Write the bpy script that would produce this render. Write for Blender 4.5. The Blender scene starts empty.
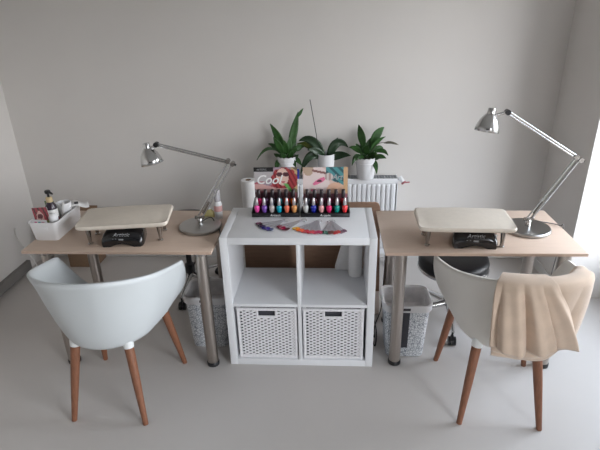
import bpy, bmesh, math, random
from mathutils import Vector, Matrix
random.seed(7)
S = bpy.context.scene
C = S.collection
PI = math.pi
rad = math.radians

# ------------------------------------------------------------------ materials
def mat(name, col, rough=.5, metal=0., noise=None, bump=0., bscale=200., spec=.5, alpha=1., coat=0., sheen=0., trans=0.):
    m = bpy.data.materials.new(name); m.use_nodes = True
    nt = m.node_tree; b = nt.nodes['Principled BSDF']
    c = tuple(col) + (1,)
    b.inputs['Base Color'].default_value = c
    b.inputs['Roughness'].default_value = rough
    b.inputs['Metallic'].default_value = metal
    b.inputs['Specular IOR Level'].default_value = spec
    b.inputs['Coat Weight'].default_value = coat
    b.inputs['Sheen Weight'].default_value = sheen
    b.inputs['Alpha'].default_value = alpha
    b.inputs['Transmission Weight'].default_value = trans
    tc = nt.nodes.new('ShaderNodeTexCoord')
    if noise:
        sc, amt = noise[0], noise[1]
        st = noise[2] if len(noise) > 2 else (1, 1, 1)
        mp = nt.nodes.new('ShaderNodeMapping'); mp.inputs['Scale'].default_value = st
        n = nt.nodes.new('ShaderNodeTexNoise'); n.inputs['Scale'].default_value = sc; n.inputs['Detail'].default_value = 4
        r = nt.nodes.new('ShaderNodeValToRGB')
        r.color_ramp.elements[0].position = .3; r.color_ramp.elements[1].position = .7
        r.color_ramp.elements[0].color = tuple(max(0, x * (1 - amt)) for x in col) + (1,)
        r.color_ramp.elements[1].color = tuple(min(1, x * (1 + amt)) for x in col) + (1,)
        L = nt.links.new
        L(tc.outputs['Object'], mp.inputs['Vector']); L(mp.outputs['Vector'], n.inputs['Vector'])
        L(n.outputs['Fac'], r.inputs['Fac']); L(r.outputs['Color'], b.inputs['Base Color'])
    if bump:
        n = nt.nodes.new('ShaderNodeTexNoise'); n.inputs['Scale'].default_value = bscale; n.inputs['Detail'].default_value = 3
        bp = nt.nodes.new('ShaderNodeBump'); bp.inputs['Strength'].default_value = bump; bp.inputs['Distance'].default_value = .002
        nt.links.new(tc.outputs['Object'], n.inputs['Vector'])
        nt.links.new(n.outputs['Fac'], bp.inputs['Height']); nt.links.new(bp.outputs['Normal'], b.inputs['Normal'])
    return m

def lace_mat():
    m = mat('lace_print', (.7, .72, .74), .5)
    nt = m.node_tree; b = nt.nodes['Principled BSDF']; L = nt.links.new
    tc = nt.nodes.new('ShaderNodeTexCoord')
    v = nt.nodes.new('ShaderNodeTexVoronoi'); v.feature = 'DISTANCE_TO_EDGE'; v.inputs['Scale'].default_value = 75
    v2 = nt.nodes.new('ShaderNodeTexVoronoi'); v2.feature = 'F1'; v2.inputs['Scale'].default_value = 17
    r = nt.nodes.new('ShaderNodeValToRGB'); r.color_ramp.elements[0].position = .035; r.color_ramp.elements[1].position = .085
    r.color_ramp.elements[0].color = (.26, .29, .34, 1); r.color_ramp.elements[1].color = (.74, .76, .78, 1)
    r2 = nt.nodes.new('ShaderNodeValToRGB'); r2.color_ramp.interpolation = 'CONSTANT'
    r2.color_ramp.elements[0].color = (1, 1, 1, 1)
    e = r2.color_ramp.elements[1]; e.position = .42; e.color = (.55, .58, .62, 1)
    e2 = r2.color_ramp.elements.new(.47); e2.color = (1, 1, 1, 1)
    mx = nt.nodes.new('ShaderNodeMixRGB'); mx.blend_type = 'MULTIPLY'; mx.inputs['Fac'].default_value = .8
    L(tc.outputs['Object'], v.inputs['Vector']); L(tc.outputs['Object'], v2.inputs['Vector'])
    L(v.outputs['Distance'], r.inputs['Fac']); L(v2.outputs['Distance'], r2.inputs['Fac'])
    L(r.outputs['Color'], mx.inputs[1]); L(r2.outputs['Color'], mx.inputs[2]); L(mx.outputs['Color'], b.inputs['Base Color'])
    return m

def attr_mat(name, rough=.35):
    m = mat(name, (.5, .5, .5), rough); nt = m.node_tree
    a = nt.nodes.new('ShaderNodeVertexColor'); a.layer_name = 'Col'
    nt.links.new(a.outputs['Color'], nt.nodes['Principled BSDF'].inputs['Base Color'])
    return m

M = {}
M['wall'] = mat('painted_plaster', (.70, .673, .648), .85, noise=(3, .015), bump=.05, bscale=120, spec=.2)
M['ceil'] = mat('matt_ceiling', (.55, .55, .54), .9, spec=.2)
M['wallf'] = mat('dark_far_wall', (.16, .15, .14), .8, noise=(3, .03))  # unseen wall behind the camera, darkened to cut bounced light
M['floor'] = mat('poured_floor', (.555, .525, .502), .38, noise=(1.6, .03), spec=.4)
M['base'] = mat('skirting_paint', (.72, .715, .70), .5, noise=(5, .01))
M['baseg'] = mat('grey_skirting', (.20, .19, .18), .6, noise=(5, .04))
M['frame'] = mat('window_paint', (.8, .8, .8), .4, noise=(5, .01))
M['birch'] = mat('birch_veneer', (.60, .465, .375), .42, noise=(9, .03, (1, 9, 9)), spec=.4)
M['birch_edge'] = mat('birch_edge_band', (.56, .41, .32), .45, noise=(20, .04, (.4, 8, 8)))
M['steel'] = mat('brushed_steel', (.43, .385, .35), .34, 1., noise=(40, .08, (8, 8, .3)))
M['chrome'] = mat('chrome', (.60, .60, .60), .2, 1., noise=(8, .03))
M['basem'] = mat('satin_chrome', (.42, .41, .40), .30, 1., noise=(8, .03))
M['dchrome'] = mat('dark_chrome', (.36, .34, .32), .2, 1., noise=(8, .05))
M['black'] = mat('black_plastic', (.012, .012, .014), .35, noise=(30, .1))
M['gblack'] = mat('glossy_black_plastic', (.008, .008, .01), .16, noise=(30, .1), coat=.4)
M['leather'] = mat('black_leatherette', (.012, .012, .014), .42, noise=(60, .2), bump=.15, bscale=400, spec=.3)
M['white'] = mat('white_laminate', (.76, .77, .79), .35, noise=(6, .01))
M['shell'] = mat('white_shell_plastic', (.59, .625, .64), .42, noise=(6, .01))
M['shell_tint'] = mat('light_tinted_shell_plastic', (.72, .695, .65), .42, noise=(6, .01))  # same white plastic as the left chair; its differing light is tinted in
M['socket'] = mat('white_socket_plastic', (.78, .80, .80), .4, noise=(6, .01))
M['wood'] = mat('brown_beech', (.225, .092, .048), .5, noise=(30, .16, (6, 6, .5)))
M['wicker'] = mat('painted_wicker', (.80, .79, .81), .6, noise=(90, .08))
M['dark'] = mat('dark_shade_and_trim', (.05, .05, .06), .8, noise=(20, .1))  # stands in for shade inside the wicker baskets; also the bins' dark trim
M['board'] = mat('brown_fibreboard', (.27, .16, .105), .7, noise=(14, .10, (1, 1, 5)))
M['board2'] = mat('pale_board_edge', (.62, .52, .46), .7, noise=(14, .05))
M['card'] = mat('brown_cardboard', (.25, .16, .10), .85, noise=(25, .08, (1, 1, 6)))
M['cream'] = mat('cream_leatherette', (.70, .63, .545), .45, noise=(40, .03), bump=.08, bscale=500)
M['wplas'] = mat('white_plastic', (.78, .78, .79), .4, noise=(10, .01))
M['paper'] = mat('white_paper', (.80, .79, .78), .9, noise=(60, .02), bump=.2, bscale=300)
M['pot'] = mat('white_glazed_pot', (.80, .80, .82), .25, noise=(10, .01))
M['soil'] = mat('potting_soil', (.035, .025, .018), .95, noise=(120, .5), bump=.6, bscale=150)
M['leaf'] = mat('peace_lily_leaf', (.032, .092, .022), .42, noise=(25, .35), spec=.45)
M['leafd'] = mat('orchid_leaf', (.018, .042, .018), .4, noise=(18, .25), spec=.45)
M['leafy'] = mat('yellowing_leaf', (.15, .19, .03), .45, noise=(18, .3))
M['stem'] = mat('green_stem', (.08, .16, .04), .5, noise=(30, .2))
M['stake'] = mat('dark_plant_stake', (.05, .05, .045), .6, noise=(30, .2))
M['dry'] = mat('dried_flower_stalk', (.13, .12, .09), .7, noise=(40, .3))
M['rad'] = mat('radiator_enamel', (.78, .79, .81), .35, noise=(8, .01))
M['grille'] = mat('radiator_grille_metal', (.30, .31, .32), .5, noise=(40, .1))
M['red'] = mat('faded_red_plastic', (.33, .10, .11), .5, noise=(40, .2))
M['lace'] = lace_mat()
M['liner'] = mat('grey_bin_liner', (.70, .69, .70), .5, noise=(20, .15), bump=.5, bscale=40)
M['towel'] = mat('beige_fleece', (.60, .465, .36), .95, noise=(14, .07), bump=.35, bscale=600, sheen=.35, spec=.1)
M['print'] = attr_mat('printed_card')
M['glyph'] = mat('white_print', (.9, .9, .9), .5, noise=(30, .02))
M['glyphg'] = mat('grey_print', (.45, .45, .46), .5, noise=(30, .02))
M['clear'] = mat('clear_plastic_stick', (.56, .54, .57), .3, noise=(60, .05), alpha=.6)
M['capsil'] = mat('silver_cap', (.62, .60, .62), .28, .7, noise=(40, .06))
M['capblk'] = mat('dark_cap', (.03, .02, .024), .3, noise=(40, .2))
M['amber'] = mat('dark_amber_bottle', (.03, .018, .03), .2, noise=(30, .2), coat=.3)
M['gold'] = mat('cream_collar', (.55, .43, .25), .4, noise=(30, .1))
M['label'] = mat('white_label', (.72, .71, .70), .6, noise=(50, .03))
M['labelm'] = mat('maroon_label', (.12, .03, .045), .6, noise=(60, .2))
M['labelp'] = mat('pink_label', (.70, .40, .38), .6, noise=(60, .15))
M['green'] = mat('green_tube', (.10, .16, .05), .4, noise=(40, .4))
M['yellow'] = mat('yellow_liquid_bottle', (.74, .66, .30), .2, noise=(30, .1), alpha=.8)
M['spray'] = mat('translucent_bottle', (.72, .74, .78), .25, noise=(30, .03), alpha=.85)
M['wire'] = mat('black_cable', (.015, .014, .014), .5, noise=(30, .1))
M['wirew'] = mat('white_cable', (.68, .66, .63), .5, noise=(30, .05))
M['wireg'] = mat('grey_cable', (.16, .15, .15), .5, noise=(30, .05))
M['blue'] = mat('deep_blue_plastic', (.02, .03, .30), .3, noise=(30, .1))
_pol = {}
def pol(col):
    if col not in _pol:
        _pol[col] = mat('lacquer', tuple(c ** 2.2 for c in col), .18, noise=(60, .06), coat=.3)
    return _pol[col]

# ------------------------------------------------------------------ mesh builder
class MB:
    def __init__(s): s.v = []; s.f = []; s.col = []
    def add(s, vs, fs):
        o = len(s.v); s.v += [Vector(x) for x in vs]; s.f += [tuple(i + o for i in f) for f in fs]; return s
    def box(s, x0, x1, y0, y1, z0, z1, mx=None):
        vs = [Vector((x, y, z)) for z in (z0, z1) for y in (y0, y1) for x in (x0, x1)]
        if mx: vs = [mx @ q for q in vs]
        return s.add(vs, [(0, 2, 3, 1), (4, 5, 7, 6), (0, 1, 5, 4), (2, 6, 7, 3), (0, 4, 6, 2), (1, 3, 7, 5)])
    def loft(s, rings, closed=True, cap0=True, cap1=True):
        n = len(rings[0]); vs = [p for r in rings for p in r]; fs = []
        for i in range(len(rings) - 1):
            for j in range(n if closed else n - 1):
                a = i * n + j; b = i * n + (j + 1) % n
                fs.append((a, b, b + n, a + n))
        if cap0: fs.append(tuple(reversed(range(n))))
        if cap1: fs.append(tuple(range((len(rings) - 1) * n, len(rings) * n)))
        return s.add(vs, fs)
    def lathe(s, prof, seg=32, mx=None, cap0=True, cap1=True):
        rings = []
        for r, z in prof:
            ring = [Vector((r * math.cos(2 * PI * k / seg), r * math.sin(2 * PI * k / seg), z)) for k in range(seg)]
            if mx: ring = [mx @ q for q in ring]
            rings.append(ring)
        return s.loft(rings, True, cap0, cap1)
    def tube(s, pts, r, seg=10, caps=True):
        pts = [Vector(p) for p in pts]; n = len(pts)
        rr = r if isinstance(r, (list, tuple)) else [r] * n
        rings = []; up = None
        for i, p in enumerate(pts):
            t = (pts[min(i + 1, n - 1)] - pts[max(i - 1, 0)]).normalized()
            if up is None: up = t.orthogonal().normalized()
            up = (up - t * up.dot(t)).normalized(); sd = t.cross(up)
            rings.append([p + (up * math.cos(2 * PI * k / seg) + sd * math.sin(2 * PI * k / seg)) * rr[i] for k in range(seg)])
        return s.loft(rings, True, caps, caps)
    def grid(s, rows, wrap=False):
        return s.loft(rows, wrap, False, False)
    def build(s, name, m, parent=None, loc=None, bevel=0., bseg=2, smooth=True, ang=38, solid=0., off=-1., sub=0):
        me = bpy.data.meshes.new(name); me.from_pydata([tuple(q) for q in s.v], [], s.f)
        if bevel:
            bm = bmesh.new(); bm.from_mesh(me)
            ed = [e for e in bm.edges if len(e.link_faces) == 2 and e.calc_face_angle(0) > .5]
            bmesh.ops.bevel(bm, geom=ed, offset=bevel, segments=bseg, profile=.5, affect='EDGES')
            bm.to_mesh(me); bm.free()
        me.validate()
        if s.col:
            a = me.color_attributes.new('Col', 'FLOAT_COLOR', 'CORNER')
            for p in me.polygons:
                c = s.col[p.index]
                for li in p.loop_indices: a.data[li].color = c
        if smooth:
            me.polygons.foreach_set('use_smooth', [True] * len(me.polygons)); me.set_sharp_from_angle(angle=rad(ang))
        me.materials.append(m)
        o = bpy.data.objects.new(name, me); C.objects.link(o)
        if parent: o.parent = parent
        if loc: o.location = loc
        if solid:
            md = o.modifiers.new('thickness', 'SOLIDIFY'); md.thickness = solid; md.offset = off
        if sub:
            md = o.modifiers.new('smooth', 'SUBSURF'); md.levels = sub; md.render_levels = sub
        return o

def tag(o, label, cat=None, group=None):
    o['label'] = label
    if cat: o['category'] = cat
    if group: o['group'] = group
    return o
def thing(name, label, cat, loc=(0, 0, 0), rz=0, group=None):
    o = bpy.data.objects.new(name, None); C.objects.link(o); o.empty_display_size = .05
    o.location = loc; o.rotation_euler = (0, 0, rz)
    return tag(o, label, cat, group)
def struct(name, mb, m, **k):
    o = mb.build(name, m, smooth=False, **k); o['kind'] = 'structure'; return o
def copy_tree(o, parent=None):
    c = o.copy(); C.objects.link(c)
    if parent: c.parent = parent
    for ch in [x for x in C.objects if x.parent == o]: copy_tree(ch, c)
    return c
def dup(o, loc, rz=None, label=None):
    c = copy_tree(o); c.location = loc
    if rz is not None: c.rotation_euler = (0, 0, rz)
    if label: c['label'] = label
    return c
def text(name, body, size, m, parent, loc, rot=(PI / 2, 0, 0), shear=0., depth=.0004, sx=1., bold=0.):
    cu = bpy.data.curves.new(name, 'FONT'); cu.body = body; cu.size = size; cu.shear = shear; cu.extrude = depth
    cu.align_x = 'CENTER'; cu.align_y = 'CENTER'; cu.offset = bold; cu.resolution_u = 3
    tmp = bpy.data.objects.new('tmp_text', cu); C.objects.link(tmp)
    bpy.context.view_layer.update()
    me = bpy.data.meshes.new_from_object(tmp.evaluated_get(bpy.context.evaluated_depsgraph_get()))
    bpy.data.objects.remove(tmp)
    me.name = name; me.materials.clear(); me.materials.append(m)
    o = bpy.data.objects.new(name, me); C.objects.link(o); o.parent = parent; o.location = loc; o.rotation_euler = rot
    o.scale = (sx, 1, 1)
    return o
def bez(p0, p1, p2, n):
    p0, p1, p2 = Vector(p0), Vector(p1), Vector(p2)
    return [p0 * (1 - t) ** 2 + p1 * 2 * t * (1 - t) + p2 * t * t for t in [i / n for i in range(n + 1)]]
def smooth_path(pts, k=6):
    pts = [Vector(p) for p in pts]; out = []
    for i in range(len(pts) - 1):
        a = pts[max(i - 1, 0)]; b = pts[i]; c = pts[i + 1]; d = pts[min(i + 2, len(pts) - 1)]
        for j in range(k):
            t = j / k
            out.append(.5 * ((2 * b) + (c - a) * t + (2 * a - 5 * b + 4 * c - d) * t * t + (3 * b - a - 3 * c + d) * t ** 3))
    out.append(pts[-1]); return out
def sst(a, b, x):
    t = max(0, min(1, (x - a) / (b - a))); return t * t * (3 - 2 * t)

# ------------------------------------------------------------------ the room
XL, XR, YB, YF, H = -2.12, 1.655, 1.27, -6.2, 2.62
T = .44
struct('floor', MB().box(XL - .2, XR + T + .05, YF - .3, YB + .15, -.1, 0), M['floor'])
struct('ceiling', MB().box(XL - .2, XR + T, YF - .3, YB + .15, H, H + .1), M['ceil'])
struct('wall_back', MB().box(XL - .15, XR + T, YB, YB + .15, 0, H), M['wall'])
struct('wall_left', MB().box(XL - .15, XL, YF, YB, 0, H), M['wall'])
# right wall with two tall glazed openings in a thick reveal
WINS = [(-.43, .71), (-3.25, -1.48)]; WZ = 2.35
w = MB(); ys = [YB] + [q for a, b in WINS for q in (b, a)] + [YF]
for k in range(0, len(ys), 2): w.box(XR, XR + T, ys[k + 1], ys[k], 0, H)
for a, b in WINS: w.box(XR, XR + T, a, b, WZ, H)
w.box(XR + T - .16, XR + T, WINS[0][0], WINS[0][1], 0, .28)  # unseen low parapet, added to hold window light off the floor
struct('wall_right', w, M['wall'])
struct('wall_front', MB().box(XL - .15, XR + T, YF - .15, YF, 0, H), M['wallf'])
struct('baseboard_back', MB().box(XL, XR, YB - .014, YB, 0, .07), M['base'], bevel=.003)
struct('baseboard_left', MB().box(XL, XL + .03, YF, 1.03, .012, .085), M['baseg'], bevel=.003)
struct('baseboard_right', MB().box(XR - .014, XR, .712, YB, 0, .07), M['base'], bevel=.003)
for i, (a, b) in enumerate(WINS):
    wf = MB(); xg = XR + T - .07
    for y in (a + .035, b - .095): wf.box(xg, xg + .06, y - (.035 if y < 0 and i == 0 or y < -2.3 else .095), y + (.035 if y < 0 and i == 0 or y < -2.3 else .095), (0 if i else .28), WZ)  # unseen wide stile at the far side, added to dim the reveal
    wf.box(xg, xg + .06, a + .07, b - .19, (0 if i else .28), (.08 if i else .36)); wf.box(xg, xg + .06, a + .07, b - .19, WZ - .08, WZ)
    struct(f'window_{i + 1}', wf, M['frame'])

# ------------------------------------------------------------------ desks
def make_desk(label, x0, x1, y0, y1, h):
    cx = (x0 + x1) / 2; cy = (y0 + y1) / 2; hw = (x1 - x0) / 2; hd = (y1 - y0) / 2
    t = thing('desk', label, 'desk', (cx, cy, 0), 0, 'pair of birch desks on steel legs')
    top = MB().box(-hw, hw, -hd, hd, h - .0165, h).build('tabletop', M['birch'], t, bevel=.0015)
    MB().box(-hw + .001, hw - .001, -hd - .0012, -hd + .0004, h - .015, h - .002).build('edge_band', M['birch_edge'], top)
    for sx, sy in ((-1, -1), (1, -1), (-1, 1), (1, 1)):
        x = sx * (hw - (.062 if sx > 0 and x0 > 0 else .104 if sx < 0 and x0 < 0 else .064 if x0 < 0 else .088)); y = -hd + (.042 if x0 < 0 else .08) if sy < 0 else hd - .06
        l = MB().lathe([(.030, .022), (.030, h - .03)], 24).build('leg', M['steel'], t, loc=(x, y, 0))
        MB().lathe([(.026, 0), (.033, .003), (.034, .02), (.0315, .026)], 24).build('foot_cap', M['black'], l)
        MB().lathe([(.030, h - .034), (.036, h - .030), (.036, h - .0168)], 20).build('mounting_plate', M['dchrome'], l)
    return t
DH = .71
make_desk('birch desk on the left under the white storage tub and cream hand rest', -1.366, -.416, -.042, .481, DH)
make_desk('birch desk on the right, in front of the chair draped with a beige fleece', .416, 1.344, -.042, .481, DH)

# ------------------------------------------------------------------ cube shelf
K = .3825
t = thing('cube_shelf', 'white four-compartment cube shelf standing between the two desks', 'shelf', (0, .195, 0))
PT = .038
def pan(name, x0, x1, z0, z1, d=.195): return MB().box(x0, x1, -d, d, z0, z1).build(name, M['white'], t, bevel=.0015)
pan('side_panel', -K, -K + PT, 0, .765); pan('side_panel', K - PT, K, 0, .765)
pan('top_panel', -K + PT, K - PT, .765 - PT, .7647); pan('base_panel', -K + PT, K - PT, 0, PT)
pan('divider', -.009, .009, PT, .765 - PT, .194)
pan('shelf_board', -K + PT, -.009, .370, .388, .193); pan('shelf_board', .009, K - PT, .370, .388, .193)

# wicker baskets
def wall_weave(mb, L, h, nx, rows, frame, fine, skip=None):
    # frame(u, out, z) -> point ; u along wall, out = outward offset
    st = L / nx
    for r in range(rows):
        z = .014 + (h - .030) * (r + .5) / rows; hz = (h - .030) / rows * .46
        segs = []
        nseg = nx * fine; cur = []
        for k in range(nseg + 1):
            u = -L / 2 + L * k / nseg
            if skip and skip[0] < u < skip[1] and z > skip[2]:
                if len(cur) > 1: segs.append(cur)
                cur = []; continue
            # near both ends the weave opens up: pairs of rows lean apart
            e = max(0, 1 - (L / 2 - abs(u)) / (st * 1.25)); shift = hz * 1.0 * e * (1 if r % 2 else -1)
            o = .0042 * math.sin(PI * (u + L / 2) / st + PI * (r % 2))
            cur.append((u, o, z + shift))
        if len(cur) > 1: segs.append(cur)
        for sg in segs:
            rings = []
            for u, o, zz in sg:
                rings.append([frame(u, o + .0026 * c, zz + hz * s_) for c, s_ in ((1, .5), (0, 1), (-1, .5), (-1, -.5), (0, -1), (1, -.5))])
            mb.loft(rings)
    for k in range(nx + 1):
        u = -L / 2 + L * k / nx
        if skip and skip[0] < u < skip[1]: zt = skip[2]
        else: zt = h - .01
        mb.add([frame(u + a * .0022, b * .0022, z) for z in (.008, zt) for a, b in ((-1, -1), (1, -1), (1, 1), (-1, 1))],
               [(0, 1, 5, 4), (1, 2, 6, 5), (2, 3, 7, 6), (3, 0, 4, 7), (4, 5, 6, 7), (3, 2, 1, 0)])
def make_wicker(label, loc):
    t = thing('wicker_basket', label, 'basket', loc, 0, 'wicker baskets in the cube shelf')
    W, D, h = .306, .34, .314
    fr = [lambda u, o, z: Vector((u, -D / 2 - o, z)), lambda u, o, z: Vector((u, D / 2 + o, z)),
          lambda u, o, z: Vector((-W / 2 - o, u, z)), lambda u, o, z: Vector((W / 2 + o, u, z))]
    for i, f in enumerate(fr):
        mb = MB()
        if i == 0: wall_weave(mb, W - .016, h, 16, 30, f, 4, (-.047, .047, h - .048))
        else: wall_weave(mb, (W if i < 2 else D) - .016, h, 10, 30, f, 2)
        mb.build(('front_weave', 'back_weave', 'side_weave', 'side_weave')[i], M['wicker'], t)
    for sx in (-1, 1):
        for sy in (-1, 1):
            MB().tube([(sx * (W / 2 - .003), sy * (D / 2 - .003), 0), (sx * (W / 2 - .003), sy * (D / 2 - .003), h)], .0085, 8).build('corner_post', M['wicker'], t)
    rim = MB()
    def bar(a, b, z, r): rim.tube([(a[0], a[1], z), (b[0], b[1], z)], r, 8)
    c = [(-W / 2, -D / 2), (W / 2, -D / 2), (W / 2, D / 2), (-W / 2, D / 2)]
    for i in range(4): bar(c[i], c[(i + 1) % 4], h - .004, .0085)
    rim.build('rim', M['wicker'], t)
    rim = MB()
    for i in range(4): bar(c[i], c[(i + 1) % 4], .010, .0085)
    rim.box(-W / 2, W / 2, -D / 2, D / 2, .004, .009)
    rim.build('basket_base', M['wicker'], t)
    g = MB(); z = h - .05
    for a, b in (((-.050, h - .014), (-.050, z)), ((-.050, z), (.050, z)), ((.050, z), (.050, h - .014))):
        g.tube([(a[0], -D / 2, a[1]), (b[0], -D / 2, b[1])], .007, 8)
    g.build('grip_frame', M['wicker'], t)
    MB().box(-W / 2 + .012, W / 2 - .012, -D / 2 + .013, D / 2 - .012, .012, h - .012).build('dark_shade_and_trim', M['dark'], t)  # solid dark block standing in for the shade inside the empty basket
    tag(t.children[-1] if t.children else t, label) if False else None
    return t
wb = make_wicker('white wicker basket in the lower left compartment of the cube shelf', (-.1735, .185, PT + .0006))
dup(wb, (.1735, .185, PT + .0006), 0, 'white wicker basket in the lower right compartment, under the paper roll')

# ------------------------------------------------------------------ things inside / behind the shelf
t = thing('paper_roll', 'white paper roll standing in the upper right shelf compartment', 'paper roll', (.298, .315, .3884))
MB().lathe([(.014, .001), (.037, .001), (.038, .004), (.038, .222), (.037, .225), (.014, .225)], 32, cap0=False, cap1=False).build('paper_wrap', M['paper'], t)
MB().lathe([(.0135, 0), (.0135, .226), (.012, .226), (.012, 0)], 20, cap0=False, cap1=False).build('core_tube', M['card'], t)
p = MB().loft([[(-.075, -.028, 0), (.055, -.028, 0), (.055, .022, 0), (-.075, .022, 0)], [(-.055, -.026, .08), (.055, -.026, .08), (.055, .02, .08), (-.055, .02, .08)],
               [(-.020, -.012, .22), (.050, -.012, .22), (.050, .012, .22), (-.020, .012, .22)]])
tag(p.build('paper_bag', M['paper'], None, loc=(.258, .390, .3884), bevel=.006), 'white slanted paper bag behind the roll in the upper right compartment', 'bag')

t = thing('fibreboard_panel', 'large brown board standing on edge behind the white cube shelf', 'board', (0.04, .508, 0))
def slab(out, y0, y1):
    return MB().loft([[Vector((x, y0, z)) for x, z in out], [Vector((x, y1, z)) for x, z in out]])
slab([(-.398, .1652), (.419, .1652), (.400, .725), (.392, .742), (.376, .749), (.22, .749), (-.20, .690), (-.398, .690)], -.010, .010).build('board_face', M['board'], t, bevel=.002)
slab([(-.398, 0), (.423, 0), (.419, .1648), (-.398, .1648)], -.010, .010).build('pale_lower_edge', M['board2'], t, bevel=.002)

t = thing('couch_roll', 'tall white couch paper roll standing behind the left desk corner', 'paper roll', (-.40, 1.04, 0))
MB().lathe([(.02, .001), (.049, .001), (.051, .005), (.051, .702), (.049, .706), (.02, .706)], 40, cap0=False, cap1=False).build('paper_wrap', M['paper'], t)
MB().lathe([(.0199, 0), (.0199, .7065), (.017, .7065), (.017, 0)], 24, cap0=False, cap1=False).build('core_tube', M['card'], t)

# cardboard box back left
t = thing('cardboard_box', 'brown cardboard box on the floor behind the left desk', 'box', (-1.715, 1.16, 0))
MB().box(-.105, .105, -.085, .085, 0, .385).build('box_body', M['card'], t, bevel=.003)
MB().box(-.105, .105, -.0011, .0011, 0, .05, Matrix.Rotation(rad(-25), 4, 'X')).build('box_flap', M['card'], t, loc=(0, .083, .3855))

# ------------------------------------------------------------------ radiator
RX0, RX1, RZ = -.30, .62, .68
t = thing('radiator', 'white panel radiator under the three potted plants', 'radiator', ((RX0 + RX1) / 2, 1.17, 0))
hw = (RX1 - RX0) / 2
rows = []
npitch = 27; pts = []
for k in range(npitch):
    x0 = -hw + .01 + (2 * hw - .02) * k / npitch; pw = (2 * hw - .02) / npitch
    pts += [(x0, 0), (x0 + pw * .16, .009), (x0 + pw * .62, .009), (x0 + pw * .78, 0)]
pts.append((hw - .01, 0))
rows = [[Vector((x, -.040 - o * (0 if i in (0, 3) else 1), z)) for x, o in pts] for i, z in enumerate((.14, .16, RZ - .055, RZ - .035))]
MB().grid(rows).build('front_fins', M['rad'], t, ang=25, solid=.004)
MB().box(-hw, hw, -.042, -.036, .10, .142).build('lower_rail', M['rad'], t, bevel=.002)
MB().box(-hw, hw, -.045, -.036, RZ - .036, RZ).build('upper_rail', M['rad'], t, bevel=.002)
MB().box(-hw, hw, .030, .040, .10, RZ - .01).build('back_panel', M['rad'], t)
for sx in (-1, 1):
    MB().box(sx * hw - .003, sx * hw + .003, -.045, .045, .10, RZ).build('side_cover', M['rad'], t)
g = MB(); ng = 46
for k in range(ng + 1):
    x = -hw + .006 + (2 * hw - .012) * k / ng; g.box(x - .0035, x + .0035, -.044, .042, RZ - .008, RZ - .001)
for y in (-.040, -.014, .014, .038): g.box(-hw, hw, y - .003, y + .003, RZ - .009, RZ - .0005)
g.build('top_grille', M['grille'], t, smooth=False)
MB().box(-hw + .004, hw - .004, -.034, .03, .2, .60).build('convector_core', M['grille'], t)
v = MB().tube([(hw, .02, RZ - .03), (hw + .03, .02, RZ - .03)], .008, 10).tube([(hw + .022, .015, RZ - .005), (hw + .045, -.005, RZ - .04)], [.013, .015], 14)
vo = v.build('valve', M['rad'], t)
MB().tube([(hw + .044, -.004, RZ - .038), (hw + .050, -.009, RZ - .046)], .017, 14).build('valve_ring', M['red'], vo)
MB().tube([(hw + .048, -.006, RZ - .041), (hw + .088, -.006, RZ - .038)], .005, 8).build('valve_lever', M['red'], vo)
for x in (-hw + .12, hw - .12):
    MB().box(x - .02, x + .02, .040, .0999, .25, .58).build('wall_bracket', M['rad'], t)
MB().tube([(hw - .05, 0, .1), (hw - .05, 0, 0)], .009, 10).build('supply_pipe', M['rad'], t)

# ------------------------------------------------------------------ plants (units of px * .0069 were measured; q() turns local offsets into metres)
U = .0069
def leaf(parent, p0, p1, p2, wd, m, yo=0., fold=.25, droop=None, name='leaf', seg=12, tw=0., pet=0.):
    """p* = (right, up) in 6.9 mm steps from the pot base, with a depth offset growing to the tip (yo)."""
    P0 = Vector((p0[0] * U, 0, p0[1] * U)); P1 = Vector((p1[0] * U, yo * .55, p1[1] * U)); P2 = Vector((p2[0] * U, yo, p2[1] * U))
    sp = bez(P0, P1, P2, seg); rows = []
    for i, c in enumerate(sp):
        t = i / seg
        w = wd * U * .5 * max(.04, (math.sin(PI * min(1, .06 + t * .94) ** .85) ** .8 if t < 1 else 0))
        if pet: w = max(.0016, wd * U * .5 * math.sin(PI * max(0, (t - pet) / (1 - pet)) ** .8) ** .85 if t > pet and t < 1 else .0016)
        elif t < .14: w = max(wd * U * .06, w * t / .14)
        tg = (sp[min(i + 1, seg)] - sp[max(i - 1, 0)]).normalized()
        sd = tg.cross(Vector((0, -1, 0)))
        if sd.length < .1: sd = Vector((1, 0, 0))
        sd.normalize(); nn = sd.cross(tg).normalized()
        a = tw; sd2 = sd * math.cos(a) + nn * math.sin(a); nn2 = nn * math.cos(a) - sd * math.sin(a)
        rows.append([c + sd2 * (w * k) + nn2 * (abs(k) * w * fold) for k in (-1, -.5, 0, .5, 1)])
    return MB().grid(rows).build(name, m, parent, solid=.0012, ang=80)
def pot(parent, r0, r1, h, scallop=False):
    n = 48; rings = []
    prof = [(r0 * .94, 0), (r0, .004), (r0 + (r1 - r0) * .5, h * .5), (r1, h * .94), (r1 * 1.02, h), (r1 * .94, h), (r1 * .92, h * .86), (.01, h * .86)]
    for j, (r, z) in enumerate(prof):
        ring = []
        for k in range(n):
            a = 2 * PI * k / n; rr, zz = r, z
            if scallop and j in (4, 5): zz = z - .007 * (1 - abs(math.sin(a * 7)))
            ring.append(Vector((rr * math.cos(a), rr * math.sin(a), zz)))
        rings.append(ring)
    b = MB().loft(rings).build('pot', M['pot'], parent, ang=50)
    if scallop:
        MB().lathe([(r1 * .955, h * .72), (r1 * .985, h * .725), (r1 * .985, h * .745), (r1 * .965, h * .75)], 48).build('rim_band', M['pot'], b)
    MB().lathe([(r1 * .9, h * .80), (r1 * .9, h * .88), (r1 * .5, h * .91), (.002, h * .92)], 24).build('soil', M['soil'], parent)
PY = 1.150
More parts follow.
